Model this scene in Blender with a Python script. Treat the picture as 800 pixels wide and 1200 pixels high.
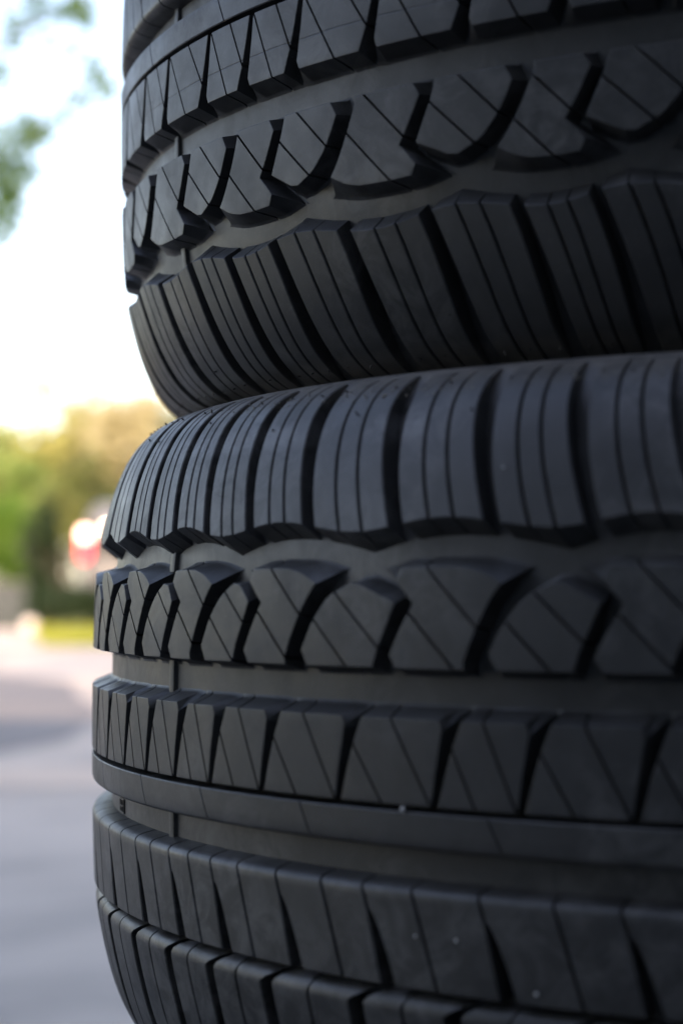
import bpy, bmesh, math, random
from mathutils import Vector, Matrix
import numpy as np

for o in list(bpy.data.objects): bpy.data.objects.remove(o)
S = bpy.context.scene
COL = S.collection
rad = math.radians

# ------------------------------------------------------------------ camera
CAMZ = 0.699
cd = bpy.data.cameras.new('camera'); cam = bpy.data.objects.new('camera', cd); COL.objects.link(cam)
cam.matrix_world = Matrix.Translation((0, 0, CAMZ)) @ Matrix.Rotation(math.pi/2 + 0.03887, 4, 'X') @ Matrix.Rotation(-0.0034, 4, 'Z')
cd.sensor_fit = 'VERTICAL'; cd.sensor_height = 24.0; cd.lens = 24.0*2217.13/1200.0
cd.clip_start = 0.02; cd.clip_end = 2000
cd.dof.use_dof = True; cd.dof.focus_distance = 0.685
cd.dof.aperture_fstop = (cd.lens/1000)/0.0093
S.camera = cam

# ------------------------------------------------------------------ world, sun, exposure
SUN_EL = rad(27); SUN_AZ = rad(196)      # compass azimuth the sunlight comes from (0 = +Y, clockwise)
w = bpy.data.worlds.new('World'); S.world = w; w.use_nodes = True
nt = w.node_tree; nt.nodes.clear()
sky = nt.nodes.new('ShaderNodeTexSky'); sky.sky_type = 'NISHITA'; sky.sun_disc = False
sky.sun_elevation = SUN_EL; sky.sun_rotation = SUN_AZ
sky.air_density = 1.0; sky.dust_density = 1.6; sky.ozone_density = 1.0
bg = nt.nodes.new('ShaderNodeBackground'); bg.inputs[1].default_value = 0.15
out = nt.nodes.new('ShaderNodeOutputWorld')
nt.links.new(sky.outputs[0], bg.inputs[0]); nt.links.new(bg.outputs[0], out.inputs[0])
sl = bpy.data.lights.new('sun', 'SUN'); sl.energy = 2.0; sl.angle = rad(0.5); sl.color = (1, .80, .60)
sun = bpy.data.objects.new('sun', sl); COL.objects.link(sun)
sd = Vector((math.sin(SUN_AZ)*math.cos(SUN_EL), math.cos(SUN_AZ)*math.cos(SUN_EL), math.sin(SUN_EL)))
sun.rotation_euler = sd.to_track_quat('Z', 'Y').to_euler()
sun.location = sd*50
S.view_settings.view_transform = 'Standard'; S.view_settings.look = 'None'
S.view_settings.gamma = 1; S.view_settings.use_curve_mapping = False
S.view_settings.exposure = 2.02
S.view_settings.use_white_balance = True
S.view_settings.white_balance_temperature = 7450; S.view_settings.white_balance_tint = 20

# ------------------------------------------------------------------ helpers
def tag(o, label=None, cat=None, group=None, kind=None):
    if label: o['label'] = label
    if cat: o['category'] = cat
    if group: o['group'] = group
    if kind: o['kind'] = kind
    return o

def link_mesh(name, me, parent=None):
    o = bpy.data.objects.new(name, me); COL.objects.link(o)
    if parent: o.parent = parent
    return o

def bm_obj(name, bm, mat, parent=None, sharp=30, smooth=True, weighted=False):
    bm.normal_update()
    ca = rad(sharp)
    for f in bm.faces: f.smooth = smooth
    for e in bm.edges:
        if len(e.link_faces) == 2 and e.calc_face_angle(0) > ca: e.smooth = False
    me = bpy.data.meshes.new(name); bm.to_mesh(me); bm.free()
    me.materials.append(mat)
    o = link_mesh(name, me, parent)
    if weighted:
        md = o.modifiers.new('weighted', 'WEIGHTED_NORMAL'); md.keep_sharp = True; md.weight = 80
    return o

def empty(name, loc=(0, 0, 0), rz=0):
    o = bpy.data.objects.new(name, None); COL.objects.link(o)
    o.location = loc; o.rotation_euler = (0, 0, rz); o.empty_display_size = .1
    return o

def copy_tree(o, parent=None):
    c = o.copy(); COL.objects.link(c)
    if parent: c.parent = parent
    for ch in list(o.children): copy_tree(ch, c)
    return c

def box(bm, a, b):
    vs = [bm.verts.new((x, y, z)) for x in (a[0], b[0]) for y in (a[1], b[1]) for z in (a[2], b[2])]
    for q in ((0, 1, 3, 2), (4, 6, 7, 5), (0, 4, 5, 1), (2, 3, 7, 6), (0, 2, 6, 4), (1, 5, 7, 3)):
        bm.faces.new([vs[i] for i in q])
    return vs

def bbox(bm, a, b, bev=.02, seg=2):
    t = bmesh.new(); box(t, a, b)
    bmesh.ops.recalc_face_normals(t, faces=t.faces)
    bmesh.ops.bevel(t, geom=t.edges[:], offset=bev, segments=seg, affect='EDGES', profile=.5)
    me = bpy.data.meshes.new('t'); t.to_mesh(me); t.free(); bm.from_mesh(me); bpy.data.meshes.remove(me)

def tube(bm, pts, rs, n=8):
    rings = []
    for i, p in enumerate(pts):
        p = Vector(p)
        d = (Vector(pts[min(i+1, len(pts)-1)]) - Vector(pts[max(i-1, 0)])).normalized()
        a = d.cross(Vector((.3, .9, .2))).normalized(); b = d.cross(a)
        rings.append([bm.verts.new(p + (a*math.cos(2*math.pi*k/n) + b*math.sin(2*math.pi*k/n))*rs[i]) for k in range(n)])
    for A, B in zip(rings[:-1], rings[1:]):
        for k in range(n): bm.faces.new((A[k], A[(k+1) % n], B[(k+1) % n], B[k]))
    bm.faces.new(rings[0][::-1]); bm.faces.new(rings[-1])

# ------------------------------------------------------------------ materials
class N:
    def __init__(s, name, rough=.6, spec=.5):
        s.m = bpy.data.materials.new(name); s.m.use_nodes = True
        s.t = s.m.node_tree; s.b = s.t.nodes['Principled BSDF']
        s.b.inputs['Roughness'].default_value = rough
        s.b.inputs['Specular IOR Level'].default_value = spec
        s.tc = s.t.nodes.new('ShaderNodeTexCoord')
    def l(s, a, b): s.t.links.new(a, b)
    def noise(s, scale, detail=4, rough=.6, coord='Object', vec=None, dist=0):
        n = s.t.nodes.new('ShaderNodeTexNoise'); n.inputs['Scale'].default_value = scale
        n.inputs['Detail'].default_value = detail; n.inputs['Roughness'].default_value = rough
        n.inputs['Distortion'].default_value = dist
        s.l(vec if vec else s.tc.outputs[coord], n.inputs['Vector']); return n.outputs['Fac']
    def ramp(s, fac, stops):
        r = s.t.nodes.new('ShaderNodeValToRGB'); e = r.color_ramp.elements
        while len(e) < len(stops): e.new(.5)
        for q, (p, c) in zip(e, stops): q.position = p; q.color = (*c, 1) if len(c) == 3 else c
        s.l(fac, r.inputs[0]); return r.outputs[0]
    def mix(s, fac, a, b, typ='MIX'):
        m = s.t.nodes.new('ShaderNodeMix'); m.data_type = 'RGBA'; m.blend_type = typ
        if hasattr(fac, 'links'): s.l(fac, m.inputs[0])
        else: m.inputs[0].default_value = fac
        for v, i in ((a, 6), (b, 7)):
            if hasattr(v, 'links'): s.l(v, m.inputs[i])
            else: m.inputs[i].default_value = (*v, 1)
        return m.outputs[2]
    def math(s, op, a, b=0):
        m = s.t.nodes.new('ShaderNodeMath'); m.operation = op
        for v, i in ((a, 0), (b, 1)):
            if hasattr(v, 'links'): s.l(v, m.inputs[i])
            else: m.inputs[i].default_value = v
        return m.outputs[0]
    def col(s, c):
        if hasattr(c, 'links'): s.l(c, s.b.inputs['Base Color'])
        else: s.b.inputs['Base Color'].default_value = (*c, 1)
        return s
    def rough(s, r): s.l(r, s.b.inputs['Roughness']); return s
    def bump(s, h, strength=.3, dist=.001):
        b = s.t.nodes.new('ShaderNodeBump'); b.inputs['Strength'].default_value = strength; b.inputs['Distance'].default_value = dist
        s.l(h, b.inputs['Height']); s.l(b.outputs[0], s.b.inputs['Normal']); return s

def simple(name, c, rough=.6, var=.25, scale=6, metal=0, bump=0):
    n = N(name, rough)
    c2 = tuple(x*(1-var) for x in c)
    n.col(n.ramp(n.noise(scale), [(.3, c2), (.7, c)]))
    n.b.inputs['Metallic'].default_value = metal
    if bump: n.bump(n.noise(scale*8), .4, bump)
    return n.m

def rubber():
    n = N('tyre_rubber', .5, .52)
    base = n.ramp(n.noise(14, 5, .65), [(.34, (.026, .0262, .027)), (.66, (.043, .0425, .043))])
    # mottled release marks and dusty scuffs
    patch = n.ramp(n.noise(16, 2, .5), [(.45, (.15,)*3), (.6, (1,)*3)])
    base = n.mix(n.math('MULTIPLY', patch, n.ramp(n.noise(75, 6, .72, dist=.9), [(.42, (0, 0, 0)), (.60, (.95, .95, .95))])), base, (.092, .090, .089))
    base = n.mix(n.ramp(n.noise(120, 4, .7, dist=.4), [(.5, (0, 0, 0)), (.75, (.35, .35, .35))]), base, (.018, .018, .019))
    base = n.mix(n.ramp(n.noise(1100, 2, .6), [(.66, (0, 0, 0)), (.76, (.7, .7, .7))]), base, (.12, .115, .11))
    sep = n.t.nodes.new('ShaderNodeSeparateXYZ'); n.l(n.tc.outputs['Object'], sep.inputs[0])
    az = n.math('ABSOLUTE', sep.outputs[2])
    # brown road dust lying where the shoulder turns into the sidewall
    zz = n.t.nodes.new('ShaderNodeMapRange'); n.l(az, zz.inputs[0]); zz.inputs[1].default_value = .1165; zz.inputs[2].default_value = .125
    dm = n.math('MULTIPLY', zz.outputs[0], n.ramp(n.noise(90, 6, .75), [(.35, (.15,)*3), (.65, (.85,)*3)]))
    base = n.mix(dm, base, (.17, .15, .13))
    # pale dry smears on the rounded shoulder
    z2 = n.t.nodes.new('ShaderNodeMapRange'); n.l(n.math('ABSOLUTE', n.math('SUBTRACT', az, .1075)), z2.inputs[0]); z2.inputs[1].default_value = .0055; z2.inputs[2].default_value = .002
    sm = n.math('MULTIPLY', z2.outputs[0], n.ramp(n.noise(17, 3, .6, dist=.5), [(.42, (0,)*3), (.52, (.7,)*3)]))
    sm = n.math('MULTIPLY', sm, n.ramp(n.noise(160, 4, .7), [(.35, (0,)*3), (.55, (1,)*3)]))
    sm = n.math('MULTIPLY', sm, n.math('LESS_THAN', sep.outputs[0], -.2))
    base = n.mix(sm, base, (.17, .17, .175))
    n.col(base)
    n.rough(n.ramp(n.noise(34, 6, .75), [(.3, (.36,)*3), (.68, (.56,)*3)]))
    h = n.math('ADD', n.math('MULTIPLY', n.noise(1300, 3, .6), .11), n.math('MULTIPLY', n.noise(220, 3, .6), .12))
    wob = n.math('MULTIPLY', n.math('SUBTRACT', n.noise(30, 2), .5), .0016)
    dz = n.math('ABSOLUTE', n.math('SUBTRACT', n.math('ADD', sep.outputs[2], wob), .0098))
    ln = n.math('SUBTRACT', 1, n.math('MINIMUM', n.math('DIVIDE', dz, .00032), 1))
    side = n.math('GREATER_THAN', sep.outputs[0], .02)
    h = n.math('SUBTRACT', h, n.math('MULTIPLY', n.math('MULTIPLY', ln, side), .35))
    n.bump(h, .6, .0006)
    return n.m
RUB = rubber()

# ------------------------------------------------------------------ tyre: profile and flat (u, s, w) -> 3D mapping, all in millimetres
CIRC = 2*math.pi*330.0
K = [(248, -98), (256, -112), (270, -124.5), (284, -128), (294, -126.5), (303, -122.8), (309.5, -118.5), (313.5, -114), (317.9, -107.5), (321.8, -98.5),
     (324.8, -88), (327.2, -77), (328.9, -67), (329.8, -56), (330.4, -30), (330.6, 0), (330.4, 30), (329.6, 56), (328.9, 66), (327.6, 76), (325.6, 84),
     (323.2, 93), (320.2, 101.5), (316.4, 109.5), (311.6, 116.5), (304.5, 122.6), (295, 126.6), (284, 128), (270, 124.5), (256, 112), (248, 98)]
P = np.array(K, float)
for _ in range(3):
    q = [P[0]]
    for a, b in zip(P[:-1], P[1:]): q += [a*.75+b*.25, a*.25+b*.75]
    q.append(P[-1]); P = np.array(q)
SS = np.concatenate([[0], np.cumsum(np.hypot(*np.diff(P, axis=0).T))]); SS -= SS[np.abs(P[:, 1]).argmin()]
SMIN, SMAX = float(SS[0]), float(SS[-1])
def prof(s):
    return float(np.interp(s, SS, P[:, 0])), float(np.interp(s, SS, P[:, 1]))
def mp(u, s, w):
    r, z = prof(s)
    r1, z1 = prof(s-1.5); r2, z2 = prof(s+1.5)
    dr, dz = r2-r1, z2-z1; L = math.hypot(dr, dz) or 1
    r += w*dz/L; z -= w*dr/L
    a = u/330.0
    return Vector((-math.cos(a)*r, -math.sin(a)*r, z))*.001

def fill_list(A, B, avg, typed=False):
    """A, B: known ascending positions in two zones; evenly spaced ones fill the gaps round the tyre"""
    outl = []
    for X, nxt in ((A, B[0]), (B, A[0]+CIRC)):
        outl += X
        a = X[-1]; gap = nxt-a; n = max(1, round(gap/avg))
        if typed:
            need = (len(X) % 2 == 1)     # both zones start with type 0
            if n % 2 != (1 if need else 0): n += 1
        if typed and (len(X)-1+n) % 2: n += 1
        outl += [a+gap*k/n for k in range(1, n)]
    return outl

# chevron rib: block origins, alternately big (even index) and small
UA = [84, 106, 129.8, 151.7, 175.4, 199.7, 225.1, 254, 290.3, 325.5, 358, 388]
UB = [779, 812, 845.8, 872.4, 907, 943.4, 975.7, 1006, 1039.5, 1078.5, 1109, 1143]
U = fill_list(UA, UB, 30, True)
TIP = fill_list([78, 104.8, 131.7, 155.8, 180.3, 204.7, 233.8, 269.0, 305.7, 334.4, 368.6, 402],
                [784, 816, 849, 883.5, 921.5, 958.5, 986.8, 1015.9, 1052.4, 1082.3, 1118.2, 1150], 30)
SLOT = fill_list([86, 122.4, 147.8, 171.9, 195.5, 221.7, 251.2, 288.0, 322.4, 354, 386],
                 [812, 843, 870, 904, 940.5, 977.8, 1007.4, 1037.7, 1073.5, 1108.3, 1141], 30)
EB = fill_list([84, 105.5, 124, 142.2, 157.2, 173.1, 187.7, 202.7, 218.6, 238.8, 259.6, 277, 295.6, 318.8, 342.5, 362.5, 384],
               [905, 926, 946, 966, 986, 1006, 1026, 1045, 1063, 1087, 1103, 1122, 1140], 20, True)   # even index: plain sipe, odd: sipe opening into a slot
SB = fill_list([66, 99, 136.5, 170, 200, 232, 273, 309, 347], [900, 935, 968, 1002, 1036, 1068, 1101, 1136], 34)
SLIM = fill_list([93.3, 149, 196.9, 250.8, 322.3, 385], [870, 934, 1004, 1071, 1130], 60)
cusp_known = {151.7: 155.2, 199.7: 204.9, 254: 271.5, 325.5: 341.8, 106: 100.4+6, 1078.5: 1098.9, 1006: 1029.8, 943.4: 963.4, 872.4: 890.6}
CUSP = []
for i, u in enumerate(U):
    if i % 2:
        nx = U[i+1] if i+1 < len(U) else U[0]+CIRC
        CUSP.append(cusp_known.get(u, u+.55*(nx-u)))
CU = [CUSP[-1]-CIRC] + CUSP + [c+CIRC for c in CUSP[:2]]
def wave(u):
    for a, b in zip(CU[:-1], CU[1:]):
        if a <= u < b: return (u-a)/(b-a)
    return .5
def s_top(u): return 78.9-1.9*math.cos(2*math.pi*wave(u))
def s_base(u): return 71.6+5.4*(1-abs(2*wave(u)-1)**2.0)

def nxt(L, i): return L[i+1] if i+1 < len(L) else L[0]+CIRC

def smooth_runs(T, B, corners):
    """Catmull-Rom the outline between its corners, top and foot alike"""
    n = len(T); oT, oB = [], []
    for i in range(n):
        oT.append(T[i]); oB.append(B[i]); j = (i+1) % n
        if i in corners and j in corners: continue
        a = i if i in corners else i-1; d = j if j in corners else (j+1) % n
        for X, O in ((T, oT), (B, oB)):
            p0, p1, p2, p3 = (Vector(X[k]) for k in (a, i, j, d))
            for t in (1/3, 2/3):
                q = .5*(2*p1+(p2-p0)*t+(2*p0-5*p1+4*p2-p3)*t*t+(3*p1-p0-3*p2+p3)*t**3)
                O.append((q.x, q.y))
    return oT, oB

def ring_normals(T, sg):
    n = len(T); r = []
    for i in range(n):
        p0, p1, p2 = Vector(T[i-1]), Vector(T[i]), Vector(T[(i+1) % n])
        d1 = (p1-p0).normalized(); d2 = (p2-p1).normalized()
        m = Vector((-d1.y, d1.x))*sg+Vector((-d2.y, d2.x))*sg
        r.append(m/max(.35, m.length_squared/2))
    return r

def poly_block(T, B, H=8.05, bev=.42):
    """one tread block: top polygon T, foot polygon B (same count), flat space"""
    bm = bmesh.new(); n = len(T)
    area = sum(T[i][0]*T[(i+1) % n][1]-T[(i+1) % n][0]*T[i][1] for i in range(n))
    sg = 1 if area > 0 else -1
    nT = ring_normals(T, sg); nB = ring_normals(B, sg)
    rings = []
    def ring(f): rings.append([bm.verts.new(f(i)) for i in range(n)])
    V = Vector
    ring(lambda i: (*(V(B[i])-nB[i]*1.3), -H))
    ring(lambda i: (*(V(B[i])-nB[i]*.45), -H+.35))
    ring(lambda i: (*(V(T[i])*.08+V(B[i])*.92), -H+1.2))
    ring(lambda i: (*T[i], -bev*.85))
    ring(lambda i: (*(V(T[i])+nT[i]*bev*.35), -bev*.25))
    ring(lambda i: (*(V(T[i])+nT[i]*bev), 0))
    for A, C in zip(rings[:-1], rings[1:]):
        for i in range(n):
            j = (i+1) % n; bm.faces.new((A[i], A[j], C[j], C[i]))
    bm.faces.new(rings[-1])
    if sg < 0: bmesh.ops.reverse_faces(bm, faces=bm.faces)
    return bm

def cut(bm, p, d, gap=.85):
    """cut a sipe through the block along p + t d; returns the two halves"""
    d = Vector((d[0], d[1])).normalized(); nrm = Vector((-d.y, d.x, 0))
    res = []
    for sgn in (1, -1):
        b = bm.copy()
        r = bmesh.ops.bisect_plane(b, geom=b.verts[:]+b.edges[:]+b.faces[:], dist=1e-5, plane_co=Vector((p[0], p[1], 0))+nrm*sgn*gap/2,
                                   plane_no=nrm*sgn, clear_inner=True)
        ed = [e for e in r['geom_cut'] if isinstance(e, bmesh.types.BMEdge) and e.is_valid]
        # the open foot: close the loop with a straight edge, then fill
        ends = {}
        for e in ed:
            for v in e.verts: ends[v] = ends.get(v, 0)+1
        loose = [v for v, k in ends.items() if k == 1]
        if len(loose) == 2:
            try: ed.append(b.edges.new(loose))
            except ValueError: pass
        try: bmesh.ops.triangle_fill(b, edges=ed, use_beauty=False)
        except Exception: pass
        res.append(b)
    bm.free()
    return res

def merge(dst, src):
    me = bpy.data.meshes.new('t'); src.to_mesh(me); src.free(); dst.from_mesh(me); bpy.data.meshes.remove(me)

def gridcut(bm, step=7.0):
    us = [v.co.x for v in bm.verts]; a, b = min(us), max(us)
    k = math.ceil(a/step+.01)
    while k*step < b-.01:
        bmesh.ops.bisect_plane(bm, geom=bm.verts[:]+bm.edges[:]+bm.faces[:], dist=1e-4, plane_co=(k*step, 0, 0), plane_no=(1, 0, 0)); k += 1
    ss = [v.co.y for v in bm.verts]; a, b = min(ss), max(ss); k = math.ceil(a/9.0+.01)
    while k*9.0 < b-.01:
        bmesh.ops.bisect_plane(bm, geom=bm.verts[:]+bm.edges[:]+bm.faces[:], dist=1e-4, plane_co=(0, k*9.0, 0), plane_no=(0, 1, 0)); k += 1

def to3d(bm):
    for v in bm.verts: v.co = mp(v.co.x, v.co.y, v.co.z)

def chevron_block(i):
    u, wd = U[i], nxt(U, i)-U[i]
    if i % 2 == 0:
        g = max(0, wd-31)
        T = [(0, 36.2), (-2.5, 40.2), (1.5, 48), (6.2, 55.5), (2.9, 58.8), (-.3, 62.4), (1.6, 66.2), (.33*wd, 66.6), (.66*wd, 66.4), (.86*wd+1-.3*g, 64.8), (wd+3.4-.45*g, 61.6), (wd-.6-.35*g, 56.8), (wd-4.6-.25*g, 50.5), (wd-8-.2*g, 43.8), (wd-10.2-.2*g, 38.4), (wd-9.8-.2*g, 36.2)]
        B = [(-1.6, 34.9), (-3.6, 39.6), (.9, 48.4), (4.9, 56.2), (-1.5, 61), (-8.5, 66.4), (0.5, 68.6), (.33*wd, 69.2), (.66*wd, 69.2), (.86*wd+3-.3*g, 68.6), (wd+8.6-.4*g, 66.5), (wd+.3-.35*g, 56.4), (wd-3.8-.25*g, 50.1), (wd-7.2-.2*g, 43.4), (wd-9.5-.2*g, 38.2), (wd-9.3-.2*g, 35)]
        cor = {0, 1, 3, 5, 6, 8, 10, 14, 15}
        sip = [((10.7, 66.4), (1, -1)), ((4.9, 52.5), (1, -1))]
    else:
        k = 12+.17*wd
        T = [(0, 36.2), (-2.7, 40.9), (-.6, 45.2), (2.4, 50.3), (6, 54.6), (10, 58.2), (k, 61.8), (k+3.8, 61.3), (wd-.4, 55.8), (wd-3.5, 49.1), (wd-6.7, 42.2), (wd-8.7, 36.3)]
        cor = {0, 1, 6, 7, 8, 11}
        B = [(-1.6, 34.9), (-3.9, 40.2), (-1.3, 45.5), (1.7, 50.8), (5.2, 55.2), (9.2, 59), (k-.6, 63.2), (k+4.6, 63.8), (wd-.2, 58.6), (wd-2.8, 48.8), (wd-6, 41.9), (wd-8.1, 35)]
        sip = [((12, 58.6), (1, -.93)), ((3, 50.2), (1, -.98))]
    T, B = smooth_runs(T, B, cor)
    bm = poly_block([(u+a, b) for a, b in T], [(u+a, b) for a, b in B])
    return cuts(bm, u, sip)
def cuts(bm, u, sip):
    res = bmesh.new(); cur = bm
    for p, d in sip:
        up, dn = cut(cur, (u+p[0], p[1]), d)
        merge(res, up); cur = dn
    merge(res, cur)
    gridcut(res)
    return res
def row_block(i):
    u, wd = TIP[i], nxt(TIP, i)-TIP[i]
    T = [(0, -3.8), (2.3, 5), (4.9, 13.5), (8.4, 21.7), (wd+.4, 21.8), (wd+1.6, 18.8), (wd-.7, 6.5), (wd-2.2, -3.8)]
    B = [(-.2, -4.3), (1.7, 5), (4.2, 13.7), (7.9, 24.5), (wd+2.4, 24.7), (wd+6.2, 24.3), (wd-.2, 6.5), (wd-1.9, -4.3)]
    bm = poly_block([(u+a, b) for a, b in T], [(u+a, b) for a, b in B])
    d1 = Vector((wd-2.9-.53*wd, -2.8-21.9)); d2 = Vector((.45*wd-5, -4-13.3))
    return cuts(bm, u, [((.53*wd, 21.9), d1), ((5, 13.3), d2)])

def depth(s):
    a = abs(s)
    return 8.0 if a < 106 else max(0.0, 8.0*(1-((a-106)/34.0)**1.5)) if a < 140 else 0.0

def strip_rows(bm, uL, uR, srows, ncol=3, b=.4):
    """srows: list of (f(t) -> s, w, H)"""
    V = []
    for sf, wr, H in srows:
        line = []
        cols = [(0, 0, -H), (0, 0, -b), (0, b, 0)] + [(k/ncol, 0, 0) for k in range(1, ncol)] + [(1, -b, 0), (1, 0, -b), (1, 0, -H)]
        for t, off, wc in cols:
            s = sf(t); u = uL(s)*(1-t)+uR(s)*t+off
            line.append(bm.verts.new((u, s, min(wr, wc))))
        V.append(line)
    for A, B in zip(V[:-1], V[1:]):
        for k in range(len(A)-1): bm.faces.new((A[k], A[k+1], B[k+1], B[k]))
    bmesh.ops.recalc_face_normals(bm, faces=bm.faces)

def sh_du(s):
    x = s-80
    return -(.36*x-.0033*x*x) if x < 54 else -(.36*54-.0033*54*54)
def shoulder_block(i):
    u0, u1 = SLOT[i], nxt(SLOT, i); wd = u1-u0
    hw = .075*wd+.25
    def wid(s): return hw*(1+.35*min(1, max(0, (s-88)/30)))
    def edge(f):
        if f == 0: return lambda s: u0+sh_du(s)+wid(s)
        if f == 1: return lambda s: u1+sh_du(s)-wid(s)
        return None
    L0, R1 = edge(0), edge(1)
    g = .42
    fr = [0, .345, .655, 1]
    res = bmesh.new()
    for k in range(3):
        a, c = fr[k], fr[k+1]
        gp = lambda s: g*min(1, max(0, (s-76.2)/.9))
        uL = (lambda s, a=a: L0(s)*(1-a)+R1(s)*a+(gp(s) if a else 0)); uR = (lambda s, c=c: L0(s)*(1-c)+R1(s)*c-(gp(s) if c < 1 else 0))
        ua, ub = uL(80), uR(80)
        def st(t, ua=ua, ub=ub): return s_top(ua+(ub-ua)*t)
        def sb(t, ua=ua, ub=ub): return s_base(ua+(ub-ua)*t)
        rows = [(sb, -8.3, 8.3), (st, -.5, 8.3), (lambda t: st(t)+.5, 0, 8.3)]
        s = 84.0
        while s < 138:
            rows.append((lambda t, s=s: max(s, st(t)+1), 0, min(8.3, depth(s)+.5))); s += 3.0 if s > 96 else 4.0
        rows.append((lambda t: 138.0, 0, 1.0)); rows.append((lambda t: 139.0, -1.0, 1.0))
        t_ = bmesh.new(); strip_rows(t_, uL, uR, rows, 3); merge(res, t_)
    return res

def hook(s): return 10*((s+64.5)/5.5)**1.6 if s > -64.5 else 0
def inner_shoulder_block(i):
    u0, u1 = SB[i], nxt(SB, i); wd = u1-u0
    hw = .08*wd
    def c(s): return .115*max(0, -64-s)+hook(s)
    L0 = lambda s: u0+c(s)+hw*(1 if s < -64.5 else 1-.45*(s+64.5)/5.5); R1 = lambda s: u1+c(s)-hw*(1 if s < -64.5 else 1-.45*(s+64.5)/5.5)
    res = bmesh.new()
    for a, cc in ((0, .5), (.5, 1)):
        def hk(s): return 0
        uL = (lambda s, a=a: L0(s)*(1-a)+R1(s)*a+(.42 if a else 0)-(hook(s)*.7 if a else 0))
        uR = (lambda s, cc=cc: L0(s)*(1-cc)+R1(s)*cc-(.42 if cc < 1 else 0)-(hook(s)*.7 if cc < 1 else 0))
        rows = [(lambda t: -59.0, -8.3, 8.3), (lambda t: -59.7, -3.4, 8.3), (lambda t: -60.8, -1.6, 8.3), (lambda t: -62.2, -.55, 8.3), (lambda t: -63.8, -.1, 8.3), (lambda t: -65, 0, 8.3)]
        s = -68.0
        while s > -138:
            rows.append((lambda t, s=s: s, 0, min(8.3, depth(s)+.5))); s -= 3.5
        rows.append((lambda t: -138.0, 0, 1.0)); rows.append((lambda t: -139.0, -1.0, 1.0))
        t_ = bmesh.new(); strip_rows(t_, uL, uR, rows, 4); merge(res, t_)
    return res

def e_left(j):       # right-hand side of boundary j (the left flank of the strip after it)
    u = EB[j % len(EB)] + (CIRC if j >= len(EB) else 0)
    if j % 2 == 0: return lambda s: u+.42+9.0*max(0, (-28.5-s)/28.5)**.92
    def f(s):
        x = (-35.5-s)/21.7
        if x <= 0: return u+.42+2.4*max(0, (-28.5-s)/7)
        return u+2.5+.3+9.6*min(1, x)**.72
    return f
def e_right(j):
    u = EB[j % len(EB)] + (CIRC if j >= len(EB) else 0)
    if j % 2 == 0: return lambda s: u-.42+9.0*max(0, (-28.5-s)/28.5)**.92
    def f(s):
        x = (-35.5-s)/21.7
        if x <= 0: return u-.42+2.4*max(0, (-28.5-s)/7)
        return u+2.1+4.8*min(1, x)
    return f
def wide_block(i):   # from one slot (odd index) over the plain sipe to the next slot
    res = bmesh.new()
    for j in (i, i+1):
        rows = [(lambda t: -26.2, -8.3, 8.3), (lambda t: -27.2, -3.2, 8.3), (lambda t: -27.9, -1.4, 8.3), (lambda t: -28.8, -.45, 8.3), (lambda t: -30.0, 0, 8.3)]
        for s in (-32, -34, -35.5, -36, -37, -38.5, -40.5, -43, -46, -49, -52, -55): rows.append((lambda t, s=s: s, 0, 8.3))
        rows += [(lambda t: -56.9, 0, 8.3), (lambda t: -57.3, -.4, 8.3), (lambda t: -57.9, -8.3, 8.3)]
        t_ = bmesh.new(); strip_rows(t_, e_left(j), e_right(j+1), rows, 3); merge(res, t_)
    return res

def slim_segment(i):
    u0, u1 = SLIM[i], nxt(SLIM, i)
    sh = lambda s: .5*max(0, -5.7-s)
    rows = [(lambda t: -5.3, -8.3, 8.3), (lambda t: -5.6, -.3, 8.3), (lambda t: -6.0, 0, 8.3), (lambda t: -11, 0, 8.3), (lambda t: -14.6, -.05, 8.3), (lambda t: -15.7, -.35, 8.3), (lambda t: -16.4, -1.3, 8.3), (lambda t: -17.3, -8.3, 8.3)]
    t_ = bmesh.new(); strip_rows(t_, lambda s: u0+.25+sh(s), lambda s: u1-.25+sh(s), rows, max(3, int((u1-u0)/7)), b=.2)
    return t_

def lathe(pts, nseg=300, u0=0.0, u1=CIRC, closed_ring=True):
    """pts: (s, w) flat profile points mapped through the tyre profile, or Vectors (r, z) in mm"""
    bm = bmesh.new(); R = []
    prz = []
    for p in pts:
        if isinstance(p, Vector): prz.append((p.x*.001, p.y*.001))
        else:
            v = mp(0, p[0], p[1]); prz.append((-v.x, v.z))
    for k in range(nseg):
        a = 2*math.pi*k/nseg
        R.append([bm.verts.new((-math.cos(a)*r, -math.sin(a)*r, z)) for r, z in prz])
    for k in range(nseg):
        A, B = R[k], R[(k+1) % nseg]
        for i in range(len(pts)-1): bm.faces.new((A[i], B[i], B[i+1], A[i+1]))
    return bm

def frange(a, b, st):
    n = max(1, round((b-a)/st)); return [a+(b-a)*k/n for k in range(n+1)]

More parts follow.
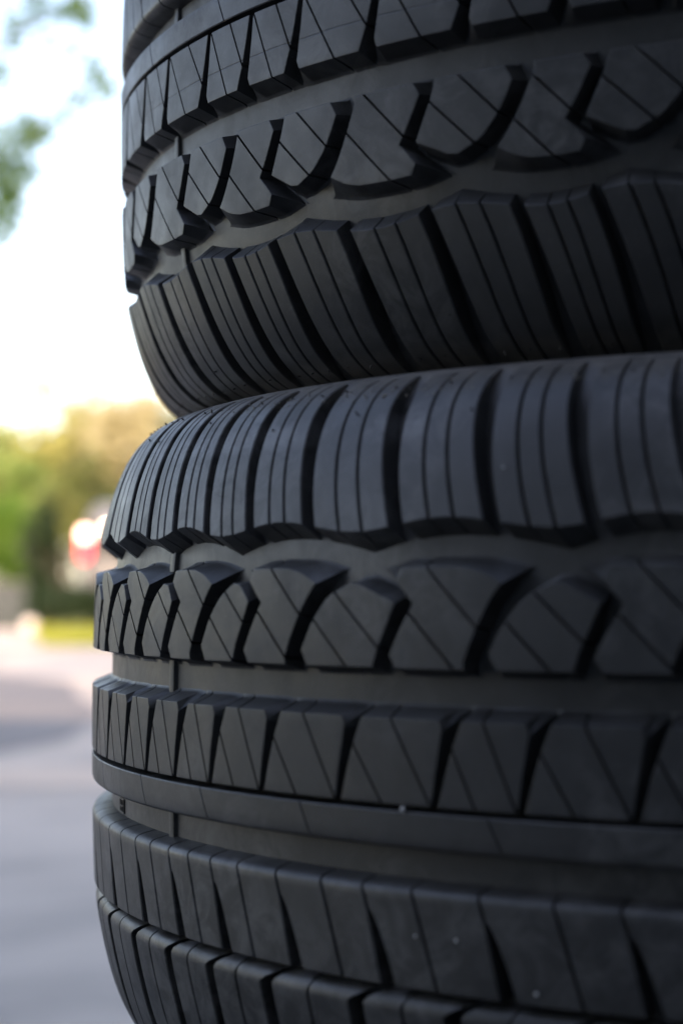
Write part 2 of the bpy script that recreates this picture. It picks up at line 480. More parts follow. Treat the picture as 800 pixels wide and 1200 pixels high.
def make_tyre():
    root = empty('tyre')
    # casing: bead, inner liner, both sidewalls and the groove floors between the ribs
    band = {'outer': (70.5, 140.5), 'chev': (35, 69.2), 'row': (-4.4, 24.7), 'slim': (-17.4, -5.2), 'wide': (-58, -26), 'inner': (-140.5, -59)}
    bm = bmesh.new()
    def add(b): merge(bm, b)
    for a, b in ((69.2, 70.5), (24.7, 35), (-5.2, -4.4), (-26, -17.4), (-59, -58)):
        add(lathe([(s, -depth(s)) for s in frange(a, b, 2.0)]))
    def wall(sg):
        pts = []
        for s in frange(140.5, SMAX-2, 1.5) if sg > 0 else frange(-140.5, SMIN+2, 1.5):
            a = abs(s)
            wv = 0
            for c_, h_, d_ in ((146, .5, 1.0), (151, .5, 1.0), (166, 3.0, 4.0), (185, .8, 1.2)):   # mould rings and the rim guard
                wv += h_*math.exp(-((a-c_)/d_)**2) if not (146 < c_ < 150) else 0
            if 148 < a < 160: wv = min(wv, .2)
            pts.append((s, wv))
        L = pts
        z = sg
        tail = [Vector((243, 99*z)), Vector((238.5, 96*z)), Vector((237.5, 88*z)), Vector((241, 80*z)), Vector((250, 86*z)), Vector((262, 105*z)), Vector((276, 113*z)), Vector((292, 111*z)), Vector((304, 100*z)), Vector((311, 80*z)), Vector((314, 45*z)), Vector((315, 0))]
        b = lathe(L+tail, 240)
        bmesh.ops.recalc_face_normals(b, faces=b.faces)
        add(b)
    wall(1); wall(-1)
    casing = bm_obj('casing', bm, RUB, root, 40)
    ribs = {}
    for key, nm in (('outer', 'shoulder_rib'), ('chev', 'chevron_rib'), ('row', 'block_rib'), ('slim', 'slim_rib'), ('wide', 'wide_rib'), ('inner', 'shoulder_rib')):
        ribs[key] = [nm, lathe([(s, -depth(s)) for s in frange(*band[key], 2.0)], 300), []]
    VIS = ((55, 378), (822, 1140))
    def invis(a, b):
        m = (a+b)/2
        return not any(x < m < y for x, y in VIS)
    for key, L, f in (('outer', SLOT, shoulder_block), ('chev', U, chevron_block), ('row', TIP, row_block), ('inner', SB, inner_shoulder_block)):
        for i in range(len(L)):
            b = f(i); to3d(b)
            if invis(L[i], nxt(L, i)): merge(ribs[key][1], b)
            else: ribs[key][2].append(b)
    for i in range(1, len(EB), 2):
        b = wide_block(i); to3d(b)
        if invis(EB[i], EB[i]+40): merge(ribs['wide'][1], b)
        else: ribs['wide'][2].append(b)
    for i in range(len(SLIM)):
        b = slim_segment(i); to3d(b); merge(ribs['slim'][1], b)
    for key, (nm, bm, blocks) in ribs.items():
        r = bm_obj(nm, bm, RUB, root, weighted=True)
        for b in blocks: bm_obj('tread_block', b, RUB, r, weighted=True)
    # tread wear bars: low narrow ridges across the groove floors
    for u in (161.5, 510, 790, 1062, 1420, 1760):
        for a, b in ((24.0, 35.8), (-27.0, -16.8), (66.5, 78.0)):
            t = bmesh.new()
            uu = u-3 if a > 60 else u
            us = [(-2.6, -8.4), (-2.1, -6.7), (-1.7, -6.5), (1.7, -6.5), (2.1, -6.7), (2.8, -8.4)]
            R_ = [[t.verts.new(mp(uu+x, s, y)) for x, y in us] for s in frange(a, b, 1.5)]
            for A, B in zip(R_[:-1], R_[1:]):
                for k in range(len(us)-1): t.faces.new((A[k], A[k+1], B[k+1], B[k]))
            bmesh.ops.recalc_face_normals(t, faces=t.faces)
            bm_obj('wear_bar', t, RUB, root)
    # small moulded stamp on the groove floor: a raised cross-hatched tab
    t = bmesh.new()
    for k, (x0, x1, y0, y1) in enumerate(((0, 9, -25.6, -25.1), (0, 9, -20.6, -20.1), (8.5, 9, -25.4, -20.3), (0, .5, -25.4, -20.3), (2.2, 2.7, -25.1, -23.1), (5.5, 6.0, -25.1, -23.1), (1.0, 7.6, -23.1, -22.7), (3.8, 4.3, -22.7, -20.6))):
        vs = [t.verts.new(mp(88+x, y, w_)) for w_ in (-8.2, -7.4) for x, y in ((x0, y0), (x1, y0), (x1, y1), (x0, y1))]
        t.faces.new(vs[4:]);
        for q in range(4): t.faces.new((vs[q], vs[(q+1) % 4], vs[4+(q+1) % 4], vs[4+q]))
    bmesh.ops.recalc_face_normals(t, faces=t.faces)
    bm_obj('groove_stamp', t, RUB, root)
    # vent spews: short rubber hairs on the shoulders
    rnd = random.Random(5); t = bmesh.new()
    spots = []
    for i in range(len(SLOT)):
        wd = nxt(SLOT, i)-SLOT[i]
        for f in (.18, .5, .82):
            if rnd.random() < .85: spots.append((SLOT[i]+wd*f-10.5, 129+rnd.uniform(-.5, .5)))
        if rnd.random() < .5: spots.append((SLOT[i]+wd*rnd.choice((.18, .5, .82))-8, rnd.uniform(112, 122)))
    for i in range(len(SB)):
        wd = nxt(SB, i)-SB[i]
        for f in (.25, .75): spots.append((SB[i]+wd*f+7, -128+rnd.uniform(-.5, .5)))
    for u, s in spots:
        l = rnd.uniform(.4, 1.3); r = .42; ju, js = rnd.uniform(-.8, .8), rnd.uniform(-.8, .8)
        base = [t.verts.new(mp(u+r*math.cos(a), s+r*math.sin(a), -.2)) for a in [k*math.pi/2.5 for k in range(5)]]
        top = [t.verts.new(mp(u+ju+r*.6*math.cos(a), s+js+r*.6*math.sin(a), l)) for a in [k*math.pi/2.5 for k in range(5)]]
        for k in range(5): t.faces.new((base[k], base[(k+1) % 5], top[(k+1) % 5], top[k]))
        t.faces.new(top)
    bmesh.ops.recalc_face_normals(t, faces=t.faces)
    sp = bm_obj('vent_spews', t, RUB, root, 60); sp['kind'] = 'stuff'
    return root

CX, CY = .226087, .815885
tyre = make_tyre()
tyre.location = (CX, CY, .640)
tag(tyre, 'black tyre directly under the topmost one, its chevron groove in full view', 'tyre', 'tyres stacked flat one on another')
t2 = copy_tree(tyre); t2.location = (CX+.005864, CY+.047902, .8962)
t2.matrix_world = Matrix.Translation((CX+.005864, CY+.047902, .8962)) @ Matrix.Rotation(1200/330, 4, 'Z') @ Matrix.Rotation(math.pi, 4, 'X')
tag(t2, 'topmost black tyre of the stack, cut off by the top of the picture', 'tyre')
t3 = copy_tree(tyre); t3.matrix_world = Matrix.Translation((CX-.004, CY-.006, .3842)) @ Matrix.Rotation(2.2, 4, 'Z') @ Matrix.Rotation(math.pi, 4, 'X')
tag(t3, 'black tyre third from the top, just peeping in at the bottom edge', 'tyre')
t4 = copy_tree(tyre); t4.location = (CX+.006, CY+.004, .1284); t4.rotation_euler = (0, 0, 1.1)
tag(t4, 'lowest black tyre of the stack, lying on the paving', 'tyre')

# grit specks caught on the rubber
GR = simple('grit', (.82, .8, .76), .6)
def speck(u, s, w_, r, label, t=tyre):
    b = bmesh.new(); bmesh.ops.create_icosphere(b, subdivisions=2, radius=r*.001)
    rn = random.Random(int(u*10))
    for v in b.verts: v.co *= rn.uniform(.75, 1.15)
    o = bm_obj('grit_speck', b, GR, None, 50)
    o.location = Vector(t.location) + mp(u, s, w_+r*.6)
    tag(o, label, 'grit', 'specks of grit on the tyre')
speck(293.3, -5.0, -.6, .9, 'pale round grit speck lodged in the thin groove of the tyre')
speck(297.4, -41.5, 0, .42, 'tiny faint speck on the wide lower rib, leftmost of the three there')
speck(311.8, -41.2, 0, .56, 'tiny pale speck on the wide lower rib, middle one of the three there')
speck(337.4, -53.6, 0, .60, 'tiny pale speck low on the wide rib near its bottom edge')
speck(324.5, 95.5, 0, .5, 'tiny pale speck on the rounded upper shoulder of the tyre')
#@@BACKGROUND
# ------------------------------------------------------------------ the ground
def sheet(name, pts, z, mat, kind='structure'):
    b = bmesh.new(); f = b.faces.new([b.verts.new((x, y, z)) for x, y in pts]); b.normal_update()
    if f.normal.z < 0: bmesh.ops.reverse_faces(b, faces=b.faces)
    o = bm_obj(name, b, mat); o['kind'] = kind; return o

def paving_mat():
    n = N('asphalt', .85, .3)
    a = n.noise(.35, 6, .6); f = n.noise(60, 5, .7)
    c = n.ramp(a, [(.3, (.39, .335, .28)), (.7, (.60, .52, .435))])
    c = n.mix(n.ramp(f, [(.35, (0, 0, 0)), (.7, (.6, .6, .6))]), c, (.55, .49, .43))
    c = n.mix(n.ramp(n.noise(1.3, 5, .7, dist=1), [(.48, (0, 0, 0)), (.68, (.55, .55, .55))]), c, (.22, .20, .18))
    n.col(c); n.bump(n.noise(140, 4, .7), .6, .004); return n.m
grass_ground = simple('turf', (.13, .16, .035), .9, .4, .8, bump=.02)
sheet('ground', [(-400, -300), (400, -300), (400, 700), (-400, 700)], -.13, grass_ground)
PAV = paving_mat()
sheet('yard_paving', [(-14, -3), (14, -3), (14, 29), (-14, 29)], 0, PAV)
sheet('street', [(-120, 29.5), (120, 29.5), (120, 33.5), (-120, 33.5)], -.12, simple('street_asphalt', (.085, .082, .08), .85, .3, .5, bump=.004))
CON = simple('kerb_concrete', (.42, .40, .37), .8, .25, 3, bump=.003)
b = bmesh.new()
for k in range(34):
    x = -15.6+k*.92
    if x+.9 < 15.6: bbox(b, (x, 29, -.13), (x+.9, 29.15, .03), .012)
kb = bm_obj('kerb', b, CON); kb['kind'] = 'structure'
sheet('painted_sun_streak', [(-14, 6.6), (14, 6.6), (14, 7.35), (-14, 7.35)], .004, simple('sun_streak_tone', (.62, .49, .38), .8, .2, 2, bump=.003))  # streak of sunlight painted on the yard as a paler strip
sheet('painted_shadow_patch', [(-9, 7.8), (-1.5, 7.7), (-1.25, 8.6), (-1.3, 10.5), (-1.7, 12.2), (-2.0, 14.0), (-2.9, 15.5), (-4, 16.4), (-9, 16.6)], .004, simple('shadow_patch_tone', (.22, .20, .185), .85, .3, 1.5, bump=.004))  # cast shadow at the left, painted as a darker sheet on the paving
sheet('added_bounce_blocker', [(-14, -1.7), (14, -1.7), (14, 2.35), (-14, 2.35)], .004, simple('bounce_blocker_dark', (.07, .07, .072), .85, .3, 1.5, bump=.004))  # dark sheet added out of view to cut light bouncing up under the tyres
# cracks between the slabs of the yard
b = bmesh.new()
for y in (13.6, 21): box(b, (-14, y, .001), (14, y+.025, .004))
for x in (-9, -3.6, 1.8, 7.2): box(b, (x, -3, .0015), (x+.025, 29, .0045))
jt = bm_obj('paving_joints', b, simple('joint_tar', (.05, .048, .045), .7, .2)); jt['kind'] = 'structure'

# verge of mown grass with a low bank, seen yellow green in the sun
def leafmat(name, c1, c2, scale=1.5, trans=.35):
    n = N(name, .55, .35)
    n.col(n.ramp(n.noise(scale, 3, .7), [(.3, c1), (.7, c2)]))
    n.b.inputs['Transmission Weight'].default_value = 0
    tr = n.t.nodes.new('ShaderNodeBsdfTranslucent'); mx = n.t.nodes.new('ShaderNodeMixShader'); mx.inputs[0].default_value = trans
    o = [q for q in n.t.nodes if q.type == 'OUTPUT_MATERIAL'][0]
    n.l(n.ramp(n.noise(scale, 3, .7), [(.3, tuple(min(1, x*1.4) for x in c1)), (.7, tuple(min(1, x*1.5) for x in c2))]), tr.inputs[0])
    n.l(n.b.outputs[0], mx.inputs[1]); n.l(tr.outputs[0], mx.inputs[2]); n.l(mx.outputs[0], o.inputs[0])
    return n.m
rnd = random.Random(3)
def grass(name, x0, x1, y0, y1, z, n, h, mat):
    b = bmesh.new()
    for _ in range(n):
        x, y = rnd.uniform(x0, x1), rnd.uniform(y0, y1)
        if x < -3.45-1.25*(y-21.8)/7.1: continue
        a = rnd.uniform(0, 3.14); hh = h*rnd.uniform(.5, 1.3); ww = .02
        dx, dy = math.cos(a)*ww, math.sin(a)*ww; lx, ly = rnd.uniform(-.4, .4)*hh, rnd.uniform(-.4, .4)*hh
        v = [b.verts.new((x-dx, y-dy, z)), b.verts.new((x+dx, y+dy, z)), b.verts.new((x+lx, y+ly, z+hh))]
        b.faces.new(v)
    o = bm_obj(name, b, mat, smooth=False); o['kind'] = 'stuff'; tag(o, 'sunlit yellow green mown grass on the verge', 'grass'); return o
GM = leafmat('grass_blades', (.22, .26, .035), (.40, .40, .06))
sheet('lawn', [(-3.45, 21.8), (6, 20.5), (6, 28.9), (-4.7, 28.9)], .03, simple('lawn_turf', (.26, .27, .045), .9, .35, 2))
grass('lawn_grass', -4.7, 1.5, 21.8, 28.8, .03, 20000, .09, GM)

# ------------------------------------------------------------------ unseen building added behind the camera to throw shade over the yard
ws = empty('added_shade_building', (0, -2.1, 0))
tag(ws, 'two storey rendered building added out of view to shade the yard', 'building')
REN = simple('added_building_render', (.27, .27, .27), .9, .15, 1, bump=.003)
GLS = simple('added_building_glass', (.03, .035, .04), .08, .1)
TRM = simple('added_building_trim', (.16, .17, .17), .5, .1)
b = bmesh.new(); bbox(b, (-14, -9, 0), (16, 0, 5.9), .03); wl = bm_obj('wall', b, REN, ws)  # wall of the added shade building
b = bmesh.new(); bbox(b, (-14.5, -9.5, 5.9), (16.5, .45, 6.2), .03)
v = [b.verts.new(q) for q in ((-14.5, -9.5, 6.2), (16.5, -9.5, 6.2), (16.5, .45, 6.2), (-14.5, .45, 6.2), (-14.5, -4.5, 7.6), (16.5, -4.5, 7.6))]
for q in ((0, 1, 5, 4), (2, 3, 4, 5), (0, 4, 3), (1, 2, 5)): b.faces.new([v[i] for i in q])
bm_obj('roof', b, simple('added_building_tiles', (.12, .07, .05), .85, .3, 4), ws)
for x in (-12, -7.5, -3, 1.5, 6, 10.5):
    b = bmesh.new(); bbox(b, (x, -.02, 3.5), (x+1.5, .06, 4.9), .01); f = bm_obj('window', b, TRM, ws)  # window of the added shade building
    b = bmesh.new(); bbox(b, (x+.1, .03, 3.6), (x+1.4, .075, 4.8), .005); bm_obj('pane', b, GLS, f)
for x in (-9, -2, 5):
    b = bmesh.new()
    for k in range(12): bbox(b, (x, -.02, .02+k*.24), (x+3.4, .05, .24+k*.24), .015)
    bm_obj('added_roller_door', b, TRM, ws)
# unseen side wing added on the right to block sky light
wing = empty('added_shade_wing', (3.0, -3, 0))
tag(wing, 'single storey rendered side wing added out of view to block light from the right', 'building')
b = bmesh.new(); bbox(b, (0, .5, 0), (7, 11, 3.4), .03); bm_obj('wall', b, REN, wing)  # wall of the added shade wing
b = bmesh.new(); bbox(b, (-.4, .45, 3.4), (7.2, 11.4, 3.65), .03); bm_obj('roof', b, simple('added_wing_roof', (.10, .10, .10), .8, .2), wing)
b = bmesh.new(); bbox(b, (-.05, 5, 1.1), (.03, 7, 2.3), .01); f = bm_obj('window', b, TRM, wing)  # window of the added shade wing
b = bmesh.new(); bbox(b, (-.065, 5.1, 1.2), (.0, 6.9, 2.2), .005); bm_obj('pane', b, GLS, f)  # pane of the added shade wing

# ------------------------------------------------------------------ foliage
def at(px, py, D):      # point seen at pixel (px, py) of the 800 x 1200 photograph, D metres ahead
    v = Vector(((px-400)/2217.13, 0, -(py-600)/2217.13)); c, s_ = math.cos(.03887), math.sin(.03887)
    d = Vector((v.x, c-v.z*s_, s_+v.z*c)); return Vector((0, 0, CAMZ)) + d*(D/d.y)

def leaves(b, centre, radii, n, size, rn, lumps=7, spread=.45):
    """leaf faces in clumps scattered through an ellipsoid, thinner at the rim"""
    cl = []
    for _ in range(lumps):
        while True:
            p = Vector((rn.uniform(-1, 1), rn.uniform(-1, 1), rn.uniform(-1, 1)))
            if p.length < 1: break
        cl.append((p*.8, rn.uniform(.5, 1)*spread))
    for _ in range(n):
        c_, r_ = rn.choice(cl)
        p = c_ + Vector((rn.gauss(0, r_), rn.gauss(0, r_), rn.gauss(0, r_)))*.6
        q = Vector((centre[0]+p.x*radii[0], centre[1]+p.y*radii[1], centre[2]+p.z*radii[2]))
        if q.z < .03: continue
        leaf(b, q, size*rn.uniform(.6, 1.3), rn)

def leaf(b, q, sz, rn):
    a = Vector((rn.uniform(-1, 1), rn.uniform(-1, 1), rn.uniform(-.7, .7))).normalized()
    c = a.cross(Vector((rn.uniform(-1, 1), rn.uniform(-1, 1), rn.uniform(-1, 1)))).normalized()*.33
    nn = a.cross(c).normalized()*.08
    v = [b.verts.new(q+a*sz*t+c*sz*k+nn*sz*abs(k)) for t, k in ((-1, 0), (-.3, .9), (.35, .8), (1, 0), (.35, -.8), (-.3, -.9))]
    b.faces.new(v)

BARK = simple('bark', (.10, .075, .055), .9, .4, 8, bump=.01)
def tree(base, h, crown_r, n, size, mat, label, seed, group='trees across the street', lumps=12, squash=.8, low=.45):
    rn = random.Random(seed)
    root = empty('tree', base); tag(root, label, 'tree', group)
    b = bmesh.new(); th = h*low
    tube(b, [(0, 0, -.15), (rn.uniform(-.1, .1), 0, th*.5), (rn.uniform(-.2, .2), rn.uniform(-.2, .2), th), (rn.uniform(-.3, .3), 0, h*.8)], [h*.028, h*.022, h*.017, h*.006])
    for k in range(7):
        a = rn.uniform(0, 6.28); z = th*rn.uniform(.7, 1.4); e = crown_r*rn.uniform(.5, .9)
        tube(b, [(0, 0, z), (math.cos(a)*e*.5, math.sin(a)*e*.5, z+e*.45), (math.cos(a)*e, math.sin(a)*e, z+e*.7)], [h*.012, h*.008, h*.003], 6)
    bm_obj('trunk', b, BARK, root)
    b = bmesh.new(); leaves(b, (0, 0, h-crown_r*squash*1.0), (crown_r, crown_r, crown_r*squash), n, size, rn, lumps)
    bm_obj('crown', b, mat, root, smooth=False)
    return root
LG = leafmat('leaf_green', (.035, .07, .015), (.09, .15, .03), .9)
LY = leafmat('leaf_yellow', (.26, .26, .07), (.46, .45, .17), .9)
LT = leafmat('leaf_tan', (.34, .31, .16), (.56, .51, .33), .9)
LO = leafmat('leaf_olive', (.09, .11, .03), (.21, .22, .07), .9)
LD = leafmat('leaf_dark', (.012, .028, .010), (.03, .055, .018), 1.2, .2)
LB = leafmat('leaf_bright', (.08, .17, .02), (.15, .27, .04), 1.2)
def tr(px, D, top_py, r, *a, **k):
    p = at(px, 690, D); t = at(px, top_py, D); return tree((p.x, D, 0), t.z, r, *a, **k)
LF = leafmat('leaf_fresh', (.13, .21, .045), (.29, .37, .11), .9)
tr(-60, 47, 470, 2.3, 1900, .2, LF, 'fresh green bushy tree at the left edge of the picture', 11, lumps=18)
tr(14, 52, 482, 1.7, 1500, .19, LY, 'pale yellow tree with a low rounded crown at the left, behind the bright bush', 12, lumps=16)
tr(70, 47, 440, 1.45, 1500, .18, LY, 'tallest yellow green tree, above the left edge of the van', 13, squash=1.2, lumps=18)
tr(118, 50, 462, 1.5, 1500, .19, LT, 'pale tan autumn tree rising right of the tallest yellow green tree', 14, squash=1.1, lumps=18)
tr(168, 46, 452, 1.5, 1600, .18, LT, 'pale tan autumn tree showing just beside the stack of tyres', 15, squash=1.1, lumps=18)
tr(112, 42, 528, 1.3, 1500, .15, LO, 'lower olive tree standing directly above the van', 16, low=.3)
tr(42, 43, 530, 1.1, 1300, .15, LF, 'lower fresh green tree between the bright bush and the tall trees', 17, low=.3)
tr(75, 45, 560, 1.1, 1200, .15, LG, 'low dark green tree just left of and behind the van', 24, low=.3)
tr(0, 44, 535, 1.2, 1300, .16, LO, 'low olive tree right behind the bright green bush', 25, low=.3)
tr(270, 52, 440, 2.6, 1600, .2, LO, 'olive tree hidden behind the stack of tyres', 18)
tr(-170, 55, 420, 3.2, 1800, .2, LG, 'dark green tree beyond the left edge of the picture', 19)
tr(420, 56, 430, 3.2, 1600, .2, LG, 'green tree right of centre hidden behind the tyres', 20)
tr(640, 54, 440, 3.0, 1600, .2, LY, 'yellow tree on the right hidden behind the tyres', 21)
tr(-330, 50, 430, 3.0, 1600, .2, LY, 'yellow tree far beyond the left edge', 22)
def shrub(px, D, bot, top, rx, mat, label, seed, n=2600, size=.07):
    p = at(px, 690, D); z1 = at(px, top, D).z; z0 = max(.02, at(px, bot, D).z)
    rn = random.Random(seed); root = empty('bush', (p.x, D, 0)); tag(root, label, 'bush', 'bushes along the street')
    b = bmesh.new()
    for k in range(6):
        a = rn.uniform(0, 6.28); tube(b, [(math.cos(a)*.08, math.sin(a)*.08, -.13), (math.cos(a)*rx*.5, math.sin(a)*rx*.4, z1*.7)], [.02, .006], 5)
    bm_obj('stem', b, BARK, root)
    b = bmesh.new(); leaves(b, (0, 0, (z0+z1)/2), (rx, rx*.8, (z1-z0)/2*1.05), n, size, rn, 16, .5); bm_obj('foliage', b, mat, root, smooth=False)
shrub(5, 35.5, 680, 588, .68, LB, 'bright green rounded bush at the left edge', 31, 4200)
shrub(-48, 36, 700, 596, .6, LB, 'bright green bush just outside the left edge', 32)
shrub(52, 30.2, 735, 600, .36, LD, 'tall dark green bush hugging the left side of the van', 33, 3600)
shrub(82, 28.0, 726, 684, .46, LD, 'low dark clipped bush in front of the van, at the back of the lawn', 34, 3600, .05)
shrub(132, 28.2, 726, 686, .46, LD, 'low dark clipped bush beside the tyres, right of its twin', 35, 3200, .05)
shrub(182, 28.2, 726, 686, .46, LD, 'low dark clipped bush hidden by the stack of tyres', 36, 2200, .05)
# far wood closing the horizon
b = bmesh.new(); rn = random.Random(77)
for k in range(90):
    x = -75+k*1.7+rn.uniform(-.5, .5); y = 75+rn.uniform(-4, 4); hh = 6.5+2.0*math.sin(k*.7)+rn.uniform(-1, 1)
    leaves(b, (x, y, hh*.5), (2.2, 2, hh*.5), 170, .42, rn, 6, .6)
fw = bm_obj('far_wood', b, LO, smooth=False); fw['kind'] = 'stuff'; tag(fw, 'far olive wood closing off the horizon', 'wood')

# low pale garden wall at the left
p = at(-20, 690, 34.5)
gw = empty('garden_wall', (p.x, 34.5, -.12)); tag(gw, 'low pale rendered garden wall under the bright bush', 'wall')
b = bmesh.new(); bbox(b, (-3.2, -.1, 0), (.86, .1, .82), .01); bm_obj('wall', b, simple('pale_render', (.055, .068, .072), .85, .15, 2), gw)
b = bmesh.new(); bbox(b, (-3.25, -.14, .82), (.9, .14, .9), .01); bm_obj('coping', b, simple('coping_stone', (.09, .095, .095), .8, .2), gw)
# pale round boundary stone on the kerb
p = at(35, 729, 27.3)
st = bmesh.new(); bmesh.ops.create_icosphere(st, subdivisions=3, radius=.11)
for v in st.verts: v.co = Vector((v.co.x, v.co.y, v.co.z*1.0)) * (1+.06*math.sin(v.co.x*40)*math.cos(v.co.z*31))
so = bm_obj('boundary_stone', st, simple('white_stone', (.75, .70, .66), .6, .1)); so.location = (p.x-.2, 28.6, .11)
tag(so, 'pale round boundary stone at the edge of the grass', 'stone')

# ------------------------------------------------------------------ parked van
def make_van(x, y, rz):
    root = empty('parked_van', (x, y, -.12), rz); tag(root, 'silver grey parked van seen from behind with its tall tail lamp lit red', 'van')
    W = simple('van_paint', (.10, .105, .115), .25, .05, 1); BK = simple('black_plastic', (.03, .03, .03), .5, .2)
    # body: side outline swept across the width with tucked-in roof and sills (x across, y along, rear at y = 0)
    out = [(0.0, .38), (-.03, .75), (0.0, 1.25), (.06, 1.9), (.22, 2.14), (.6, 2.2), (3.0, 2.18), (3.45, 2.0), (4.15, 1.32), (4.9, 1.12), (5.1, .85), (5.12, .38)]
    b = bmesh.new(); secs = ((-.97, .97), (-.86, 1.0), (0, 1.0), (.86, 1.0), (.97, .97))
    R = []
    for xx, k in secs:
        R.append([b.verts.new((xx*(1-.12*max(0, (z-1.2)))if abs(xx) > .9 else xx*(1-.08*max(0, z-1.2)), yy*k+(1-k)*2.5, .38+(z-.38)*(k if z > 1.9 else 1))) for yy, z in out])
    for A, B in zip(R[:-1], R[1:]):
        for i in range(len(out)): j = (i+1) % len(out); b.faces.new((A[i], A[j], B[j], B[i]))
    b.faces.new(R[0][::-1]); b.faces.new(R[-1])
    bmesh.ops.recalc_face_normals(b, faces=b.faces)
    bmesh.ops.bevel(b, geom=[e for e in b.edges if e.calc_face_angle(0) > .5], offset=.05, segments=3, affect='EDGES')
    body = bm_obj('body', b, W, root, 35)
    b = bmesh.new(); bbox(b, (-.98, -.14, .34), (.98, .12, .66), .05, 3); bm_obj('bumper', b, BK, root)
    for s_ in (-1, 1):
        b = bmesh.new(); bbox(b, (s_*.52-.3, -.015, 1.28), (s_*.52+.3, .09, 1.88), .03); 
        for v in b.verts: v.co.y += max(0, v.co.z-1.25)*.09
        bm_obj('rear_window', b, GLS, root)
        b = bmesh.new(); bbox(b, (s_*.9-.08, -.06, 1.26), (s_*.9+.08, .14, 1.595), .025, 3); lamp = bm_obj('tail_lamp', b, RED, root, 35)
        b = bmesh.new(); bbox(b, (s_*.9-.07, -.065, 1.60), (s_*.9+.07, .15, 1.76), .025, 3); bm_obj('bulb_lens', b, CLR, lamp, 35)
        for yy in (.95, 4.2):
            b = bmesh.new()
            pts = [(.0, .16), (.0, .20), (.02, .33), (.06, .345), (.17, .345), (.21, .33), (.23, .2)]
            rg = []
            for k in range(28):
                a = 2*math.pi*k/28; rg.append([b.verts.new((s_*(.97-dx), yy+math.cos(a)*r, .345+math.sin(a)*r)) for dx, r in pts])
            for k in range(28):
                for i in range(len(pts)-1): b.faces.new((rg[k][i], rg[(k+1) % 28][i], rg[(k+1) % 28][i+1], rg[k][i+1]))
            bmesh.ops.recalc_face_normals(b, faces=b.faces)
            wh = bm_obj('wheel', b, RUB, root, 35)
            b = bmesh.new(); bmesh.ops.create_cone(b, cap_ends=True, segments=24, radius1=.2, radius2=.2, depth=.16)
            for v in b.verts: v.co = Vector((v.co.z+s_*.88, v.co.x+yy, v.co.y+.345))
            bm_obj('rim', b, simple('rim_metal', (.4, .4, .41), .35, .1, metal=.8), wh, 35)
        b = bmesh.new(); bbox(b, (s_*1.06-.09, 3.55, 1.2), (s_*1.06+.09, 3.68, 1.48), .03); bm_obj('mirror', b, BK, root)
    b = bmesh.new(); bbox(b, (-.26, -.05, .92), (.26, -.02, 1.03), .005); bm_obj('number_plate', b, simple('plate', (.7, .6, .15), .5, .05), root)
    b = bmesh.new(); bbox(b, (-.012, -.035, .7), (.012, .0, 1.25), .004); bbox(b, (.05, -.06, 1.05), (.2, -.03, 1.09), .01); bm_obj('door_handle', b, BK, root)
RED = simple('red_lens', (.72, .02, .03), .12, .1); CLR = simple('lit_lens', (.85, .5, .45), .12, .05)
for m_, c_, e_ in ((RED, (1, .06, .10), 1.1), (CLR, (1, .62, .50), 3.2)):      # the brake light is on
    p_ = m_.node_tree.nodes['Principled BSDF']; p_.inputs['Emission Color'].default_value = (*c_, 1); p_.inputs['Emission Strength'].default_value = e_
vp = at(97, 690, 31)
make_van(vp.x+.92, 31, rad(-3))

# ------------------------------------------------------------------ overhanging tree, top left
on = empty('overhanging_tree', (-4.6, 8.2, 0)); tag(on, 'leafy tree at the left whose drooping branches hang into the sky', 'tree')
rn = random.Random(8); b = bmesh.new()
tube(b, [(0, 0, -.1), (.05, 0, 1.2), (-.05, .1, 2.6), (.1, 0, 4.2), (0, .1, 6.0)], [.2, .16, .13, .09, .04], 10)
def loc(p): return tuple(Vector(p)-Vector((-4.6, 8.2, 0)))
D = 7.2
twigs = [[(-.05, 0, 2.4), loc(at(-180, 250, D)), loc(at(-40, 215, D)), loc(at(25, 165, D)), loc(at(80, 120, D)), loc(at(130, 85, D))],
         [(.0, 0, 2.9), loc(at(-220, 120, D)), loc(at(-60, 80, D)), loc(at(20, 40, D)), loc(at(95, 5, D)), loc(at(130, -25, D))],
         [(-.05, 0, 2.3), loc(at(-180, 300, D+.2)), loc(at(-60, 270, D+.2)), loc(at(-8, 255, D+.2))],
         [(.1, 0, 3.8), loc(at(-120, -200, D+.5)), loc(at(50, -90, D+.5)), loc(at(180, -60, D+.5))],
         [(0, .1, 4.4), (1.2, -.6, 5.2), (2.4, -.9, 5.4)], [(0, 0, 3.2), (-1.2, .4, 4.2), (-2.2, .6, 4.6)], [(0, 0, 3.6), (.2, 1.4, 4.6), (.3, 2.2, 5)], [(0, 0, 3.0), (-.5, -1.3, 3.9), (-.8, -2, 4.3)]]
for t in twigs: tube(b, t, [.045*(1-.8*k/(len(t)-1))*(.35 if k > 1 else 1) for k in range(len(t))], 6)
bm_obj('trunk', b, BARK, on)
b = bmesh.new()
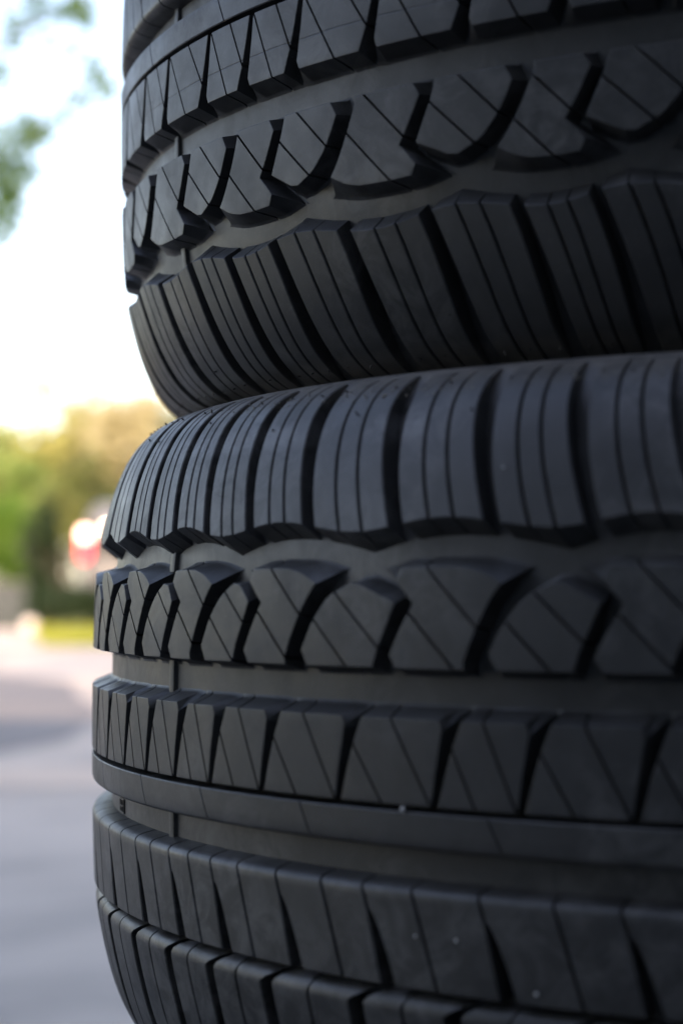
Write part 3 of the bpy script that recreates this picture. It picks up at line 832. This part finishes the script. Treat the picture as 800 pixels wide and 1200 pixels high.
def cluster(px, py, rpx, n, size=.036, d=D, squash=1):
    for _ in range(n):
        q = at(px+rn.gauss(0, rpx*.55), py+rn.gauss(0, rpx*.55*squash), d+rn.gauss(0, .12)); leaf(b, Vector(loc(q)), size*rn.uniform(.7, 1.3), rn)
for px_, py_, r_, n_ in ((0, 205, 30, 150), (8, 165, 22, 50), (5, 250, 20, 60), (15, 225, 16, 40), (38, 155, 17, 44), (60, 158, 12, 16), (122, 98, 15, 34), (100, 115, 12, 16),
                        (80, 135, 12, 12), (90, 62, 10, 14), (20, 20, 25, 26), (88, 6, 20, 46), (40, 0, 18, 34), (15, 50, 16, 16), (110, 155, 6, 3), (95, 188, 7, 6), (3, 85, 12, 16), (108, 25, 14, 16), (70, 20, 20, 18), (55, 45, 10, 6), (0, 282, 10, 14), (28, 190, 14, 16), (18, 270, 10, 8), (150, 60, 8, 5), (112, 75, 10, 9), (30, 100, 16, 8), (70, 90, 12, 5)):
    cluster(px_, py_, r_*1.3, int(n_*1.4), .032)
for c_, r_, n_ in (((0, 0, 5.6), (1.7, 1.7, 1.1), 2600), ((-1.8, .5, 4.4), (1.3, 1.2, .8), 1300), ((.3, 2.2, 4.9), (1.2, 1.2, .8), 1200), ((-.8, -1.9, 4.2), (1.1, 1.0, .7), 900), ((1.9, -.8, 5.4), (1.1, 1, .7), 900)):
    leaves(b, c_, r_, n_, .05, rn, 12)
cluster(-110, 230, 50, 160); cluster(-120, 90, 60, 160); cluster(60, -110, 60, 110); cluster(180, -90, 50, 60)
bm_obj('crown', b, leafmat('leaf_branch', (.05, .115, .024), (.13, .22, .045), 3, .5), on, smooth=False)

rn = random.Random(4); b = bmesh.new()
for _ in range(150):
    u = rn.uniform(180, 420); q = rn.gauss(0, 1); sp_ = mp(u, 126+2.2*q, .1); r = rn.uniform(.12, .42)*.001
    t = bmesh.new(); bmesh.ops.create_icosphere(t, subdivisions=1, radius=r)
    for v in t.verts: v.co = v.co*rn.uniform(.7, 1.2)+sp_
    merge(b, t)
gr = bm_obj('grit', b, simple('sand_grit', (.30, .27, .22), .8, .4, 300), None, 50); gr.location = tyre.location
gr['kind'] = 'stuff'; tag(gr, 'sandy grit lying along the joint between the two upper tyres', 'grit')
